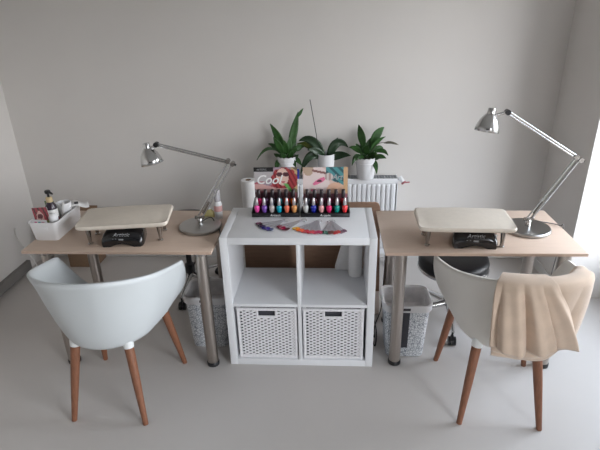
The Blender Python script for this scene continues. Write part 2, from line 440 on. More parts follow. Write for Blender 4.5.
t = thing('potted_plant', 'peace lily in a scalloped white pot, left of the three on the radiator', 'plant', (-.140, PY, RZ + .0008), 0, 'potted plants on the radiator')
pot(t, .058, .071, .165, True)
L1 = [((0, 18), (6, 42), (12, 66), 8, .03), ((-1, 18), (-4, 40), (-15, 56), 8, -.02), ((-2, 18), (-5, 32), (-12, 44), 7, -.05), ((-2, 18), (-16, 44), (-30, 20), 3.2, -.03),
      ((-2, 18), (-10, 34), (-19, 34), 4.5, .04), ((-4, 18), (-10, 24), (-10, 7), 5.5, -.075), ((2, 20), (10, 34), (17, 30), 6.5, .05), ((2, 18), (5, 34), (9, 41), 6, .06),
      ((1, 18), (9, 26), (15, 15), 5, -.05), ((0, 18), (0, 32), (-2, 40), 6.5, -.03), ((-1, 18), (-8, 26), (-12, 28), 6, -.06), ((3, 18), (9, 22), (12, 27), 4, -.06),
      ((1, 18), (4, 26), (6, 32), 6, -.07), ((-1, 18), (-2, 24), (-5, 29), 6, -.08), ((2, 18), (8, 22), (9, 14), 5, -.07), ((10, 58), (13, 64), (17, 69), 3, .035), ((0, 19), (-4, 28), (-9, 26), 5.5, .05), ((1, 19), (3, 34), (3, 42), 5.5, .0), ((0, 19), (6, 30), (11, 31), 5, -.02), ((-1, 19), (-5, 30), (-7, 36), 5, .02)]
for a in L1: leaf(t, a[0], a[1], a[2], a[3], M['leaf'], a[4], tw=random.uniform(-.5, .5), pet=random.uniform(.22, .34))
t = thing('potted_plant', 'orchid with broad dark leaves and a bare thin stake, in a plain white pot', 'plant', (.128, PY, RZ + .0008), 0, 'potted plants on the radiator')
pot(t, .050, .060, .176)
L2 = [((-1, 19), (-12, 46), (-27, 37), 9, .03, 'leafd'), ((-2, 19), (-16, 36), (-25, 7), 8.5, -.06, 'leafd'), ((2, 19), (9, 46), (22, 30), 9, .03, 'leafd'), ((2, 19), (12, 28), (24, 25), 8.5, -.05, 'leafd'),
      ((-2, 19), (-8, 32), (-18, 31), 8, -.05, 'leafd'), ((-1, 19), (-14, 36), (-30, 32), 7, .08, 'leafy'), ((1, 19), (5, 32), (12, 39), 6, .06, 'leafd')]
for a in L2: leaf(t, a[0], a[1], a[2], a[3], M[a[5]], a[4], fold=.3, tw=random.uniform(-.5, .1))
MB().tube([(-.045, .01, .11), (-.065, .015, .30), (-.105, .02, .535)], .0028, 8).build('plant_stake', M['stake'], t)
t = thing('potted_plant', 'peace lily with a dried flower stalk in a white pot, right end of the radiator', 'plant', (.400, PY, RZ + .0008), 0, 'potted plants on the radiator')
pot(t, .058, .072, .154, True)
L3 = [((-1, 19), (-3, 40), (-8, 53), 8, .02), ((1, 19), (6, 44), (17, 50), 9, .03), ((1, 19), (6, 38), (18, 42), 5, -.01), ((-2, 19), (-8, 34), (-17, 32), 6, -.02), ((-3, 19), (-10, 30), (-14, 15), 5, -.05), ((-3, 19), (-8, 26), (-13, 20), 4.5, -.07),
      ((2, 19), (10, 34), (17, 29), 5, .03), ((2, 19), (14, 36), (21, 24), 5, -.03), ((4, 19), (12, 26), (19, 22), 5, -.05), ((4, 19), (9, 22), (10, 8), 5, -.085),
      ((0, 19), (-1, 30), (1, 35), 8, -.05), ((-2, 19), (-3, 36), (-4, 44), 6, .05), ((2, 19), (8, 24), (14, 24), 6, -.07), ((-1, 19), (-3, 26), (-6, 28), 7, -.08), ((1, 19), (4, 26), (6, 27), 6, -.08), ((0, 19), (1, 32), (5, 40), 6, .03), ((0, 19), (5, 30), (10, 33), 5, .04), ((-1, 19), (-6, 30), (-10, 33), 5, .05), ((1, 19), (6, 26), (10, 27), 5.5, -.05), ((-1, 19), (-4, 24), (-9, 24), 5, -.08)]
for a in L3: leaf(t, a[0], a[1], a[2], a[3], M['leaf'], a[4], tw=random.uniform(-.5, .5), pet=random.uniform(.2, .32))
MB().tube(smooth_path([(.01, 0, .13), (.06, -.01, .225), (.11, -.01, .25), (.20, -.02, .238)], 5), [.0022] * 16, 6).build('flower_stalk', M['dry'], t)
leaf(t, (17, 35), (23, 38), (31, 34), 2.6, M['dry'], -.02, name='dried_flower')
tag(MB().lathe([(.009, 0), (.010, .04), (.010, .065), (.004, .07)], 14).build('bottle', M['blue'], None, loc=(-.068, 1.14, RZ)), 'small deep blue bottle on the radiator beside the left plant pot', 'bottle')

# ------------------------------------------------------------------ nail polish displays
def poster_left(u, v):
    c = (.40, .30, .36)
    if (u - .1) ** 2 + (v - .9) ** 2 < .12: c = (.52, .49, .50)
    if v < .62 and u < .5 and math.sin(u * 13 - v * 22) > 0: c = (.46, .12, .16)
    if u > .86: c = (.62, .42, .22) if math.sin(v * 30 + u * 20) > 0 else (.20, .16, .10)
    d = ((u - .70) / .30) ** 2 + ((v - .66) / .34) ** 2
    if d < 1 + .1 * math.sin(math.atan2(v - .66, u - .7) * 9): c = (.42, .055, .06) if math.sin(u * 60 + v * 25) > -.2 else (.22, .02, .03)
    if ((u - .66) / .14) ** 2 + ((v - .74) / .24) ** 2 < 1: c = (.80, .56, .48)
    for ex in (.59, .74):
        if ((u - ex) / .07) ** 2 + ((v - .81) / .065) ** 2 < 1: c = (.10, .03, .04)
    if abs(u - .665) < .02 and abs(v - .82) < .015: c = (.10, .03, .04)
    if ((u - .67) / .05) ** 2 + ((v - .60) / .02) ** 2 < 1: c = (.55, .05, .10)
    if v < .54 and u < .66 and abs((v - .40) - (u - .30) * -.35) < .10: c = (.72, .42, .40)
    if v < .42 and v > .28 and u > .35 and u < .8: c = (.74, .46, .42)
    if abs((u - .80) - (v - .42) * -.6) < .045 and .32 < v < .56: c = (.16, .45, .12)
    if v < .30: c = (.16, .05, .07) if math.sin(u * 45) > -.3 else (.34, .12, .14)
    if v > .88 and u < .46: c = (.015, .014, .014)
    return c
def poster_right(u, v):
    c = (.80, .60, .54)
    if ((u - .30) / .30) ** 2 + ((v - .62) / .42) ** 2 < 1: c = (.86, .72, .70)
    if ((u - .12) / .12) ** 2 + ((v - .98) / .22) ** 2 < 1: c = (.55, .40, .30)
    if abs((v - .84) - (u - .30) * -.25 - .05) < .03 and .20 < u < .55: c = (.28, .13, .12)
    if ((u - .37) / .15) ** 2 + ((v - .62 - (u - .37) * .6) / .07) ** 2 < 1: c = (.82, .20, .36)
    if ((u - .37) / .06) ** 2 + ((v - .62) / .028) ** 2 < 1: c = (.10, .04, .06)
    if ((u - .24) / .07) ** 2 + ((v - .36) / .045) ** 2 < 1: c = (.75, .16, .26)
    if u > .52 and v > .72 - (u - .52) * .6: c = (.10, .34, .36) if math.sin(u * 34 + v * 28) > -.1 else (.04, .12, .14)
    if ((u - .74) / .22) ** 2 + ((v - .34) / .24) ** 2 < 1: c = (.80, .50, .36)
    if u > .90: c = (.72, .46, .26)
    if ((u - .58) / .10) ** 2 + ((v - .74) / .10) ** 2 < 1: c = (.72, .66, .64) if math.sin(u * 70) > 0 else (.52, .36, .34)
    if v < .26: c = (.35, .14, .18) if math.sin(u * 40) > -.2 else (.16, .05, .08)
    return c
def painted(nu, nv, w, h, fn, loc, parent, name, rot=None):
    mb = MB(); rows = [[Vector((-w / 2 + w * i / nu, 0, h * j / nv)) for i in range(nu + 1)] for j in range(nv + 1)]
    mb.grid(rows)
    mb.col = [tuple(fn((i + .5) / nu, (j + .5) / nv)) + (1,) for j in range(nv) for i in range(nu)]
    o = mb.build(name, M['print'], parent, loc=loc, smooth=False)
    if rot: o.rotation_euler = rot
    return o
def make_bottle(label, body, cap, loc, group):
    t = thing('nail_polish_bottle', label, 'nail polish', loc, 0, group)
    MB().lathe([(.0095, 0), (.0108, .0015), (.0138, .015), (.0152, .026), (.0138, .034), (.0072, .038), (.006, .041)], 20).build('glass_body', pol(body), t, ang=60)
    MB().lathe([(.0070, .0385), (.0098, .041), (.0085, .060), (.0052, .079), (.003, .0805)] if cap is M['capsil'] else [(.0070, .0385), (.0105, .041), (.0105, .060), (.0095, .086), (.007, .0875)], 16).build('brush_cap', cap, t, ang=60)
    return t
FL = [('hot pink', (.93, .33, .66)), ('lilac purple', (.50, .34, .70)), ('pearl grey', (.76, .72, .71)), ('turquoise', (.0, .64, .74)), ('coral orange', (.93, .45, .33)), ('sandy orange', (.88, .62, .38))]
BL = [('magenta', (.85, .16, .42)), ('smoky plum', (.36, .22, .36)), ('charcoal', (.27, .25, .30)), ('dark teal', (.05, .48, .52)), ('bright orange red', (.93, .30, .12)), ('amber orange', (.85, .45, .15))]
FR = [('white', (.83, .84, .83)), ('royal blue', (.12, .16, .62)), ('pale pink', (.94, .68, .68)), ('raspberry pink', (.88, .17, .42)), ('sea green', (.0, .56, .52)), ('poppy red', (.92, .25, .27))]
BR = [('slate grey', (.30, .30, .34)), ('wine red', (.42, .10, .18)), ('dusty mauve', (.48, .30, .38)), ('berry', (.52, .12, .28)), ('cocoa brown', (.30, .17, .15)), ('crimson', (.66, .12, .18))]
SZ = .765
def display(xc, w, label, fn, front, back, side, rzd):
    t = thing('polish_display', label, 'display', (xc, .315, SZ), 0, 'nail polish display stands')
    hw = w / 2
    MB().loft([[(-hw, -.060, 0), (hw, -.060, 0), (hw, .045, 0), (-hw, .045, 0)], [(-hw, -.058, .020), (hw, -.058, .020), (hw, .045, .020), (-hw, .045, .020)]]).build('tray', M['black'], t, bevel=.001)
    MB().box(-hw + .012, hw - .012, -.016, .0445, .0202, .044).build('rear_step', M['black'], t, bevel=.001)
    for sx in (-1, 1):
        MB().loft([[(sx * hw - .0015, -.057, .0202), (sx * hw + .0015, -.057, .0202), (sx * hw + .0015, .044, .0202), (sx * hw - .0015, .044, .0202)],
                   [(sx * (hw - .008) - .0015, .020, .075), (sx * (hw - .008) + .0015, .020, .075), (sx * (hw - .008) + .0015, .044, .075), (sx * (hw - .008) - .0015, .044, .075)]]).build('side_cheek', M['black'], t)
    bw = w - .02
    b = MB().box(-bw / 2, bw / 2, .031, .035, .0442, .245).build('backboard', M['black'], t)
    painted(64, 52, bw, .20, fn, (0, .0305, .045), t, 'poster')
    text('tray_lettering', 'Artistic', .019, M['glyph'], t, (0.0, -.0597, .010), (PI / 2 - rad(5), 0, 0), .25)
    for i in range(6):
        x = -hw + .026 + (w - .052) * i / 5
        make_bottle(f'{front[i][0]} nail polish with silver cap in the front row, {side} display', front[i][1], M['capsil'], (xc + x, .315 - .036, SZ + .0202), f'front row bottles, {side} display')
        make_bottle(f'{back[i][0]} nail polish with black cap in the back row, {side} display', back[i][1], M['capblk'], (xc + x * .93, .315 + .006, SZ + .0442), f'back row bottles, {side} display')
    return t
d = display(-.132, .250, 'black nail polish display whose poster shows red hair and dark sunglasses', poster_left, FL, BL, 'left', 0)
text('poster_lettering', 'Cool', .070, M['glyph'], d, (-.040, .0295, .176), (PI / 2, 0, 0), .35, .0005, .95, .001)
text('poster_lettering', 'ARTISTIC', .013, M['glyphg'], d, (-.072, .0296, .233), (PI / 2, 0, 0), 0, .0004)
d = display(.1305, .256, 'black nail polish display whose poster shows pink eye make-up', poster_right, FR, BR, 'right', 0)
text('poster_lettering', 'Art', .042, M['glyphg'], d, (.062, .0295, .190), (PI / 2, 0, 0), .35, .0005, .9, .0006)

# ------------------------------------------------------------------ colour swatch fans
def fan(label, ring, a0, a1, n, cols, Ln=.157):
    t = thing('swatch_fan', label, 'swatch fan', (ring[0], ring[1], SZ), 0, 'colour swatch fans on the cube shelf')
    rp = [(.020 * math.cos(2 * PI * k / 20), .016 * math.sin(2 * PI * k / 20) - .004, .004 + .002 * math.sin(4 * PI * k / 20)) for k in range(21)]
    MB().tube(rp, .0012, 6).build('key_ring', M['chrome'], t)
    for i in range(n):
        a = rad(a0 + (a1 - a0) * i / (n - 1)); z = .0012 + .0055 * (i % 3) / 3 + .003 * i / n
        mx = Matrix.Translation((0, 0, z)) @ Matrix.Rotation(a, 4, 'Z')
        s = MB().box(.006, Ln - .028, -.0042, .0042, 0, .0012, mx).build('stick', M['clear'], t)
        c = cols[min(len(cols) - 1, int(i * len(cols) / n))]
        pr = [(Ln - .030, .0045), (Ln - .026, .0075), (Ln - .012, .0085), (Ln - .003, .0065), (Ln, .002)]
        low = [mx @ Vector((x, sg * y, 0)) for sg, seq in ((-1, pr), (1, pr[::-1])) for x, y in seq]
        top = [q + Vector((0, 0, .0026)) for q in low]
        MB().loft([low, top]).build('swatch_tip', pol(c), s)
fan('colour swatch fan with black, navy and violet tips, leftmost on the white shelf', (-.075, .212), 197, 245, 11, [(.10, .10, .12), (.16, .13, .16), (.14, .13, .30), (.20, .18, .50), (.26, .20, .56), (.22, .30, .42)])
fan('colour swatch fan with dark red and plum tips, second from the left', (.016, .208), 208, 240, 9, [(.12, .08, .12), (.45, .08, .20), (.62, .10, .26), (.48, .10, .22), (.30, .10, .16)])
fan('widest swatch fan, tips running from yellow through orange and red to pink', (.094, .196), 217, 277, 16, [(.95, .78, .20), (.95, .55, .15), (.92, .35, .18), (.85, .25, .25), (.80, .16, .24), (.86, .30, .36), (.82, .28, .42), (.72, .20, .36)])
fan('swatch fan with green, red and mauve tips, rightmost on the white shelf', (.161, .194), 250, 298, 12, [(.12, .30, .26), (.05, .42, .36), (.42, .12, .16), (.78, .14, .18), (.80, .25, .28), (.55, .45, .50), (.45, .32, .42)])

# ------------------------------------------------------------------ hand rests and UV lamps
def make_rest(label, loc, rz):
    t = thing('hand_rest', label, 'hand rest', loc, rz, 'cream hand rests')
    W, D = .450, .245; rows = []
    nu, nv = 28, 14
    def outline(k, n, s):
        a = 2 * PI * k / n; e = .16
        return Vector((W / 2 * s * math.copysign(abs(math.cos(a)) ** e, math.cos(a)), D / 2 * s * math.copysign(abs(math.sin(a)) ** e, math.sin(a)), 0))
    def zt(p): return .118 + .012 * (1 - (2 * p.x / W) ** 2) * (1 - .4 * (2 * p.y / D) ** 2) - .010 * max(0, -2 * p.y / D) ** 2
    n = 64; rings = []
    for s, zz in ((.90, .0), (.97, .002), (1.0, .010), (1.0, .017), (.985, .024)):
        rings.append([outline(k, n, s) + Vector((0, 0, .095 + zz - .004 * max(0, -outline(k, n, s).y * 2 / D))) for k in range(n)])
    for s in (.94, .8, .6, .4, .2, .02):
        r = []
        for k in range(n):
            p = outline(k, n, s); p.z = zt(p) + (0 if s < .9 else -.001); r.append(p)
        rings.append(r)
    MB().loft(rings).build('cushion', M['cream'], t, ang=70)
    for sx, sy in ((-1, -1), (1, -1), (-1, 1), (1, 1)):
        x, y = sx * .174, -.075 + (0 if sy < 0 else .120)
        l = MB().lathe([(.008, .008), (.0085, .02), (.0145, .088), (.017, .0952)], 16, Matrix.Translation((x, y, 0))).build('leg', M['dchrome'], t, ang=60)
        MB().lathe([(.011, 0), (.0125, .003), (.0125, .007), (.008, .010)], 16, Matrix.Translation((x, y, 0))).build('foot', M['chrome'], l, ang=50)
    return t
make_rest('cream padded hand rest on the left desk, beside the white storage tub', (-.884, .135, DH), rad(8))
make_rest('cream padded hand rest on the right desk', (.800, .105, DH), rad(-2))
def make_uv(label, loc, rz):
    t = thing('nail_lamp', label, 'nail lamp', loc, rz, 'black nail curing lamps')
    rings = []
    N = 40
    for y, w, h, arch in ((-.096, .086, .018, .016), (-.099, .097, .026, .020), (-.090, .103, .044, .022), (-.066, .104, .066, .020), (-.035, .100, .078, .014), (.03, .088, .080, 0), (.065, .072, .070, 0), (.082, .05, .045, 0)):
        r = []
        for k in range(N):
            a = 2 * PI * k / N; c, s = math.cos(a), math.sin(a)
            x = w * math.copysign(abs(c) ** .55, c)
            if s >= 0: z = .012 + h * abs(s) ** .6
            else: z = .012 - .012 * min(1, abs(s) * 3) + (arch * max(0, 1 - (x / (w * .62)) ** 2))
            r.append(Vector((x, y, max(0, z))))
        rings.append(r)
    MB().loft(rings).build('housing', M['gblack'], t, ang=55)
    text('lamp_lettering', 'Artistic', .027, M['glyphg'], t, (.000, -.0855, .0595), (rad(47), 0, 0), .3, .0006)
    MB().box(-.012, .012, -.0990, -.094, .036, .043).build('timer_display', M['grille'], t, bevel=.001)
    for x in (-.04, -.026): MB().lathe([(.004, 0), (.004, .0015)], 10, Matrix.Translation((x, -.0955, .040)) @ Matrix.Rotation(PI / 2, 4, 'X')).build('button', M['grille'], t)
    return t
make_uv('black nail curing lamp under the hand rest on the left desk', (-.878, .105, DH), rad(3))
make_uv('black nail curing lamp under the hand rest on the right desk', (.848, .100, DH), rad(-3))

# ------------------------------------------------------------------ architect lamps
def make_lamp(label, base, elbow, head, top, bot, cord, cordm, group='chrome swing-arm lamps'):
    B = Vector(base); t = thing('desk_lamp', label, 'desk lamp', base, 0, group)
    L = lambda p: Vector(p) - B
    bs = MB().lathe([(.108, 0), (.113, .004), (.113, .013), (.108, .018), (.05, .021), (.002, .022)], 48).build('base', M['basem'], t, ang=40)
    E = L(elbow); Hd = L(head); piv = Vector((0, 0, .055))
    MB().lathe([(.014, .02), (.014, .05), (.010, .056)], 20).build('pivot_post', M['chrome'], t)
    MB().tube([(-.024, 0, .058), (.024, 0, .058)], .0085, 14).build('pivot_joint', M['dchrome'], t)
    d = (E - piv); n = Vector((0, -1, 0)); sd = d.cross(n).normalized()
    o = MB()
    for s in (-1, 1): o.tube([piv + sd * .011 * s, E + sd * .011 * s], .0048, 10)
    o.tube([piv + sd * .011 + Vector((0, .012, 0)), E + sd * .011 + Vector((0, .012, 0))], .0035, 8)
    lo = o.build('lower_arm', M['chrome'], t)
    MB().tube([piv + d * .10 + sd * .002, piv + d * .30 + sd * .002], .0065, 10).build('tension_spring', M['dchrome'], lo)
    MB().tube([E + sd * .016 + Vector((0, -.013, 0)), E + sd * .016 + Vector((0, .016, 0))], .012, 18).build('elbow_joint', M['dchrome'], t)
    MB().tube([E - sd * .012 + Vector((0, -.013, 0)), E - sd * .012 + Vector((0, .016, 0))], .012, 18).build('elbow_joint', M['dchrome'], t)
    MB().tube([E + sd * .02, E + sd * .036 + Vector((0, -.004, .006))], .006, 10).build('elbow_knob', M['black'], t)
    d2 = Hd - E; s2 = d2.cross(n).normalized()
    o = MB()
    for s in (-1, 1): o.tube([E + s2 * .0055 * s, Hd + s2 * .0055 * s], .0045, 10)
    o.build('upper_arm', M['chrome'], t)
    MB().tube([Hd + Vector((0, -.014, 0)), Hd + Vector((0, .012, 0))], .013, 18).build('head_joint', M['black'], t)
    tp = L(top); bt = L(bot); ax = (bt - tp).normalized(); ln = (bt - tp).length
    q = ax.to_track_quat('Z', 'Y').to_matrix().to_4x4(); mx = Matrix.Translation(tp) @ q
    sh = MB().lathe([(.016, .0), (.018, .004), (.018, ln * .24), (.026, ln * .30), (.043, ln * .52), (.053, ln * .80), (.0575, ln)], 36, mx, cap0=True, cap1=False).build('lamp_shade', M['chrome'], t, ang=40, solid=.0012)
    MB().lathe([(.012, ln * .35), (.024, ln * .5), (.027, ln * .72), (.018, ln * .88), (.002, ln * .92)], 20, mx).build('bulb', M['wplas'], sh)
    MB().tube([Hd, tp + ax * ln * .36], .0075, 10).build('head_bracket', M['chrome'], t)
    MB().tube(smooth_path([L(p) for p in cord]), .0028, 8).build('power_cord', cordm, t)
    return t
make_lamp('chrome swing-arm lamp on the left desk, bent low towards the wall', (-.535, .243, DH + .0006), (-.350, .25, 1.068), (-.722, .27, 1.158), (-.776, .27, 1.166), (-.753, .262, 1.060),
          [(-.535, .26, .735), (-.49, .30, .745), (-.46, .27, .722), (-.425, .20, .7155), (-.3995, .11, .69), (-.3995, .085, .4), (-.3995, .085, .01)], M['wire'])
make_lamp('chrome swing-arm lamp on the right desk, raised high', (1.160, .225, DH + .0006), (1.352, .25, 1.078), (.990, .26, 1.302), (.916, .255, 1.322), (.899, .245, 1.215),
          [(1.16, .25, .735), (1.20, .30, .728), (1.30, .29, .717), (1.338, .26, .7155), (1.352, .25, .69), (1.36, .3, .3), (1.36, .35, .005)], M['wireg'])

# ------------------------------------------------------------------ storage tub and its contents
bx, by = -1.296, .205
t = thing('storage_tub', 'white plastic storage tub full of bottles at the left end of the left desk', 'tub', (bx, by, DH))
def rrect(hx, hy, r, z, n=6):
    out = []
    for cx, cy, a0 in ((hx - r, hy - r, 0), (-hx + r, hy - r, 90), (-hx + r, -hy + r, 180), (hx - r, -hy + r, 270)):
        for k in range(n + 1):
            a = rad(a0 + 90 * k / n); out.append(Vector((cx + r * math.cos(a), cy + r * math.sin(a), z)))
    return out
MB().loft([rrect(.060, .128, .015, 0), rrect(.063, .131, .018, .004), rrect(.073, .140, .02, .098), rrect(.077, .144, .022, .099), rrect(.077, .144, .022, .104), rrect(.072, .139, .02, .104),
           rrect(.060, .128, .016, .006), rrect(.01, .02, .005, .005)]).build('tub_body', M['wplas'], t, ang=45)
MB().box(-.026, .026, -.1425, -.139, .062, .080).build('handle_slot', M['wplas'], t, bevel=.001)
zb = DH + .0066
t = thing('pump_bottle', 'dark pump bottle with white label standing in the storage tub', 'bottle', (-1.292, .174, zb + .012), rad(-10)); t.scale = (1, 1, 1.11)
MB().lathe([(.026, 0), (.0285, .004), (.0285, .11), (.026, .125), (.016, .138), (.014, .145)], 28).build('bottle_body', M['amber'], t)
MB().lathe([(.0288, .068), (.0288, .108)], 28, cap0=False, cap1=False).build('white_label', M['label'], t)
MB().lathe([(.0288, .030), (.0288, .066)], 28, cap0=False, cap1=False).build('maroon_label', M['labelm'], t)
MB().lathe([(.0155, .142), (.0165, .145), (.0165, .162), (.013, .166)], 20).build('collar', M['gold'], t)
MB().lathe([(.006, .160), (.006, .180), (.013, .184), (.015, .194), (.012, .198)], 16).tube([(0, 0, .190), (.022, -.008, .192), (.038, -.012, .186)], [.007, .006, .004], 10).build('pump_head', M['black'], t)
def leaflet_fn(u, v):
    c = (.34, .05, .07) if math.sin(u * 21 + v * 9) > -.35 else (.10, .03, .03)
    if ((u - .42) / .25) ** 2 + ((v - .55) / .32) ** 2 < 1: c = (.66, .42, .38)
    if ((u - .42) / .18) ** 2 + ((v - .66) / .10) ** 2 < 1: c = (.12, .03, .04)
    if u > .75 and v < .5: c = (.20, .24, .07)
    return c
t = thing('leaflet', 'small red printed leaflet leaning in the front left of the storage tub', 'leaflet', (-1.308, .108, zb + .02), rad(-8)); t.rotation_euler = (rad(-4), rad(-7), rad(-8))
MB().box(-.045, .045, .0006, .002, 0, .140).build('card', M['paper'], t)
painted(20, 24, .090, .140, leaflet_fn, (0, 0, 0), t, 'leaflet_print')
def swatch_fn(u, v):
    for cx, cy, c in ((.25, .72, (.75, .12, .35)), (.5, .72, (.05, .42, .48)), (.72, .74, (.60, .30, .40)), (.3, .3, (.20, .16, .26)), (.55, .28, (.72, .20, .28)), (.8, .3, (.70, .55, .5))):
        if abs(u - cx) < .10 and abs(v - cy) < .14: return c
    return (.76, .74, .75)
t = thing('swatch_card', 'white card with pink and teal colour samples in front of the red leaflet', 'card', (-1.316, .084, zb + .028), rad(-4))
MB().box(-.041, .041, .0006, .0015, 0, .078).build('card', M['paper'], t)
painted(24, 14, .082, .078, swatch_fn, (0, 0, 0), t, 'sample_print')
t = thing('cosmetic_tube', 'green patterned tube behind the pump bottle in the storage tub', 'tube', (-1.326, .222, zb))
MB().lathe([(.020, 0), (.020, .022)], 20).build('cap', M['black'], t)
MB().loft([[Vector((.019 * math.cos(2 * PI * k / 20), .019 * math.sin(2 * PI * k / 20), .0225)) for k in range(20)], [Vector((.026 * math.cos(2 * PI * k / 20), .003 * math.sin(2 * PI * k / 20), .155)) for k in range(20)]]).build('tube_body', M['green'], t)
t = thing('cream_jar', 'round white bottle with domed lid beside the pump bottle', 'bottle', (-1.261, .122, zb + .006))
MB().lathe([(.021, 0), (.022, .003), (.022, .085)], 24).build('jar_body', M['wplas'], t)
MB().lathe([(.0225, .0855), (.0225, .10), (.018, .114), (.002, .120)], 24).build('lid', M['wplas'], t, ang=60)
t = thing('white_cup', 'wide white cup at the back of the storage tub', 'cup', (-1.272, .262, zb + .004))
MB().lathe([(.030, 0), (.036, .128), (.0345, .128), (.0285, .004), (.002, .004)], 28).build('cup_body', M['wplas'], t)
MB().lathe([(.0365, .118), (.0375, .120), (.0375, .128), (.036, .1295)], 28, cap0=False, cap1=False).build('cup_rim', M['wplas'], t)
t = thing('nail_file', 'white nail file sticking up between the white bottles', 'nail file', (-1.276, .212, zb))
MB().box(-.006, .006, -.001, .001, .0, .155, Matrix.Rotation(rad(12), 4, 'Y')).build('file_strip', M['paper'], t, bevel=.0005)
t = thing('paper_sheet', 'folded white sheet poking out of the rear right of the storage tub', 'paper', (-1.212, .30, DH + .107), rad(30))
MB().grid([[Vector((-.05 + .1 * i / 6, -.03 + .03 * j, .012 * math.sin(i * .9) + .006 * j)) for i in range(7)] for j in range(3)]).build('sheet', M['paper'], t, solid=.001)
MB().box(-.02, .0, -.02, .0, .016, .022).build('black_clip', M['black'], t)

# spray bottle and yellow bottle
t = thing('spray_bottle', 'clear white spray bottle with pink label at the rear of the left desk', 'bottle', (-.462, .372, DH))
MB().lathe([(.020, 0), (.0225, .004), (.0225, .085), (.016, .10), (.011, .106), (.011, .113)], 24).build('bottle_body', M['wplas'], t)
MB().lathe([(.0228, .045), (.0228, .078)], 24, cap0=False, cap1=False).build('pink_label', M['labelp'], t)
MB().lathe([(.0118, .1135), (.0118, .128), (.0075, .140), (.0068, .155), (.004, .158)], 18).build('spray_head', M['wplas'], t)
MB().lathe([(.0175, .102), (.0175, .163), (.016, .168)], 22, cap0=False).build('clear_cap', M['clear'], t)
t = thing('oil_bottle', 'small flat bottle of yellow oil beside the spray bottle', 'bottle', (-.522, .392, DH))
MB().loft([rrect(.030, .016, .010, 0), rrect(.032, .018, .012, .004), rrect(.030, .017, .011, .028), rrect(.016, .010, .008, .042), rrect(.011, .009, .008, .046)]).build('bottle_body', M['yellow'], t)
MB().lathe([(.011, .0465), (.011, .062), (.009, .064)], 18).build('cap', M['spray'], t)

# ------------------------------------------------------------------ waste bins
def make_bin(label, loc):
    t = thing('waste_bin', label, 'bin', loc, 0, 'lace-patterned waste bins under the desks')
    h = .335
    MB().loft([rrect(.098, .090, .03, 0), rrect(.101, .093, .03, .006), rrect(.120, .098, .035, h - .03), rrect(.116, .094, .033, h - .03), rrect(.097, .089, .028, .008), rrect(.02, .02, .01, .008)]).build('bin_body', M['lace'], t, ang=45)
    MB().loft([rrect(.121, .099, .036, h - .045), rrect(.129, .107, .04, h - .036), rrect(.131, .109, .042, h), rrect(.126, .104, .04, h + .004), rrect(.117, .095, .034, h - .004), rrect(.116, .094, .033, h - .04)], cap0=False, cap1=False).build('rim', M['wplas'], t, ang=45)
    MB().loft([rrect(.1155, .0935, .033, h - .006), rrect(.112, .09, .031, h - .08), rrect(.108, .088, .030, .235), rrect(.03, .03, .02, .215)], cap0=False, cap1=True).build('bin_liner', M['liner'], t, ang=60)
    MB().loft([[(-.028, -.0922, .004), (.010, -.0922, .004), (.010, -.09, .004), (-.028, -.09, .004)], [(-.030, -.1008, h - .045), (.012, -.1008, h - .045), (.012, -.098, h - .045), (-.030, -.098, h - .045)]]).build('dark_stripe', M['dark'], t)
    MB().box(-.030, .012, -.1100, -.106, h - .026, h - .012).build('rim_notch', M['dark'], t)
    return t
b0 = make_bin('lace-patterned waste bin under the right desk, beside the black stool', (.566, .182, 0))
dup(b0, (-.527, .238, 0), None, 'lace-patterned waste bin under the left desk, against the cube shelf')

# ------------------------------------------------------------------ stools
def make_stool(label, loc, zs, rz):
    t = thing('stool', label, 'stool', loc, rz, 'black stools under the desks')
    MB().lathe([(.185, zs - .075), (.196, zs - .068), (.199, zs - .03), (.192, zs - .010), (.17, zs - .002), (.08, zs + .002), (.002, zs + .002)], 48).build('seat', M['leather'], t, ang=60)
    MB().lathe([(.16, zs - .087), (.198, zs - .086), (.2015, zs - .080), (.2015, zs - .070), (.197, zs - .067), (.16, zs - .0755)], 48).build('seat_ring', M['chrome'], t)
    MB().lathe([(.032, .11), (.032, .20), (.026, .205), (.018, .21), (.018, zs - .11), (.045, zs - .10), (.06, zs - .0875)], 24).build('gas_column', M['black'], t)
    for k in range(5):
        a = 2 * PI * k / 5; c, s = math.cos(a), math.sin(a)
        arm = MB().tube([(.02 * c, .02 * s, .125), (.12 * c, .12 * s, .112), (.255 * c, .255 * s, .086)], [.022, .017, .011], 12).build('base_arm', M['chrome'], t)
        cs = MB().tube([(.25 * c, .25 * s, .090), (.25 * c, .25 * s, .052)], .006, 8)
        for q in (-1, 1):
            e = Vector((-s, c, 0)); p = Vector((.25 * c, .25 * s, .0255))
            cs.tube([p + e * (q * .006), p + e * (q * .021)], .0255, 18)
        cs.tube([Vector((.25 * c - s * -.007, .25 * s + c * -.007, .045)), Vector((.25 * c + s * -.007, .25 * s - c * -.007, .045))], .02, 12)
        cs.build('caster', M['black'], arm)
    return t
make_stool('round black padded stool on casters under the right desk', (.872, .452, 0), .445, rad(264))
make_stool('black stool on chrome castered base far back under the left desk', (-.795, .775, 0), .53, rad(270))

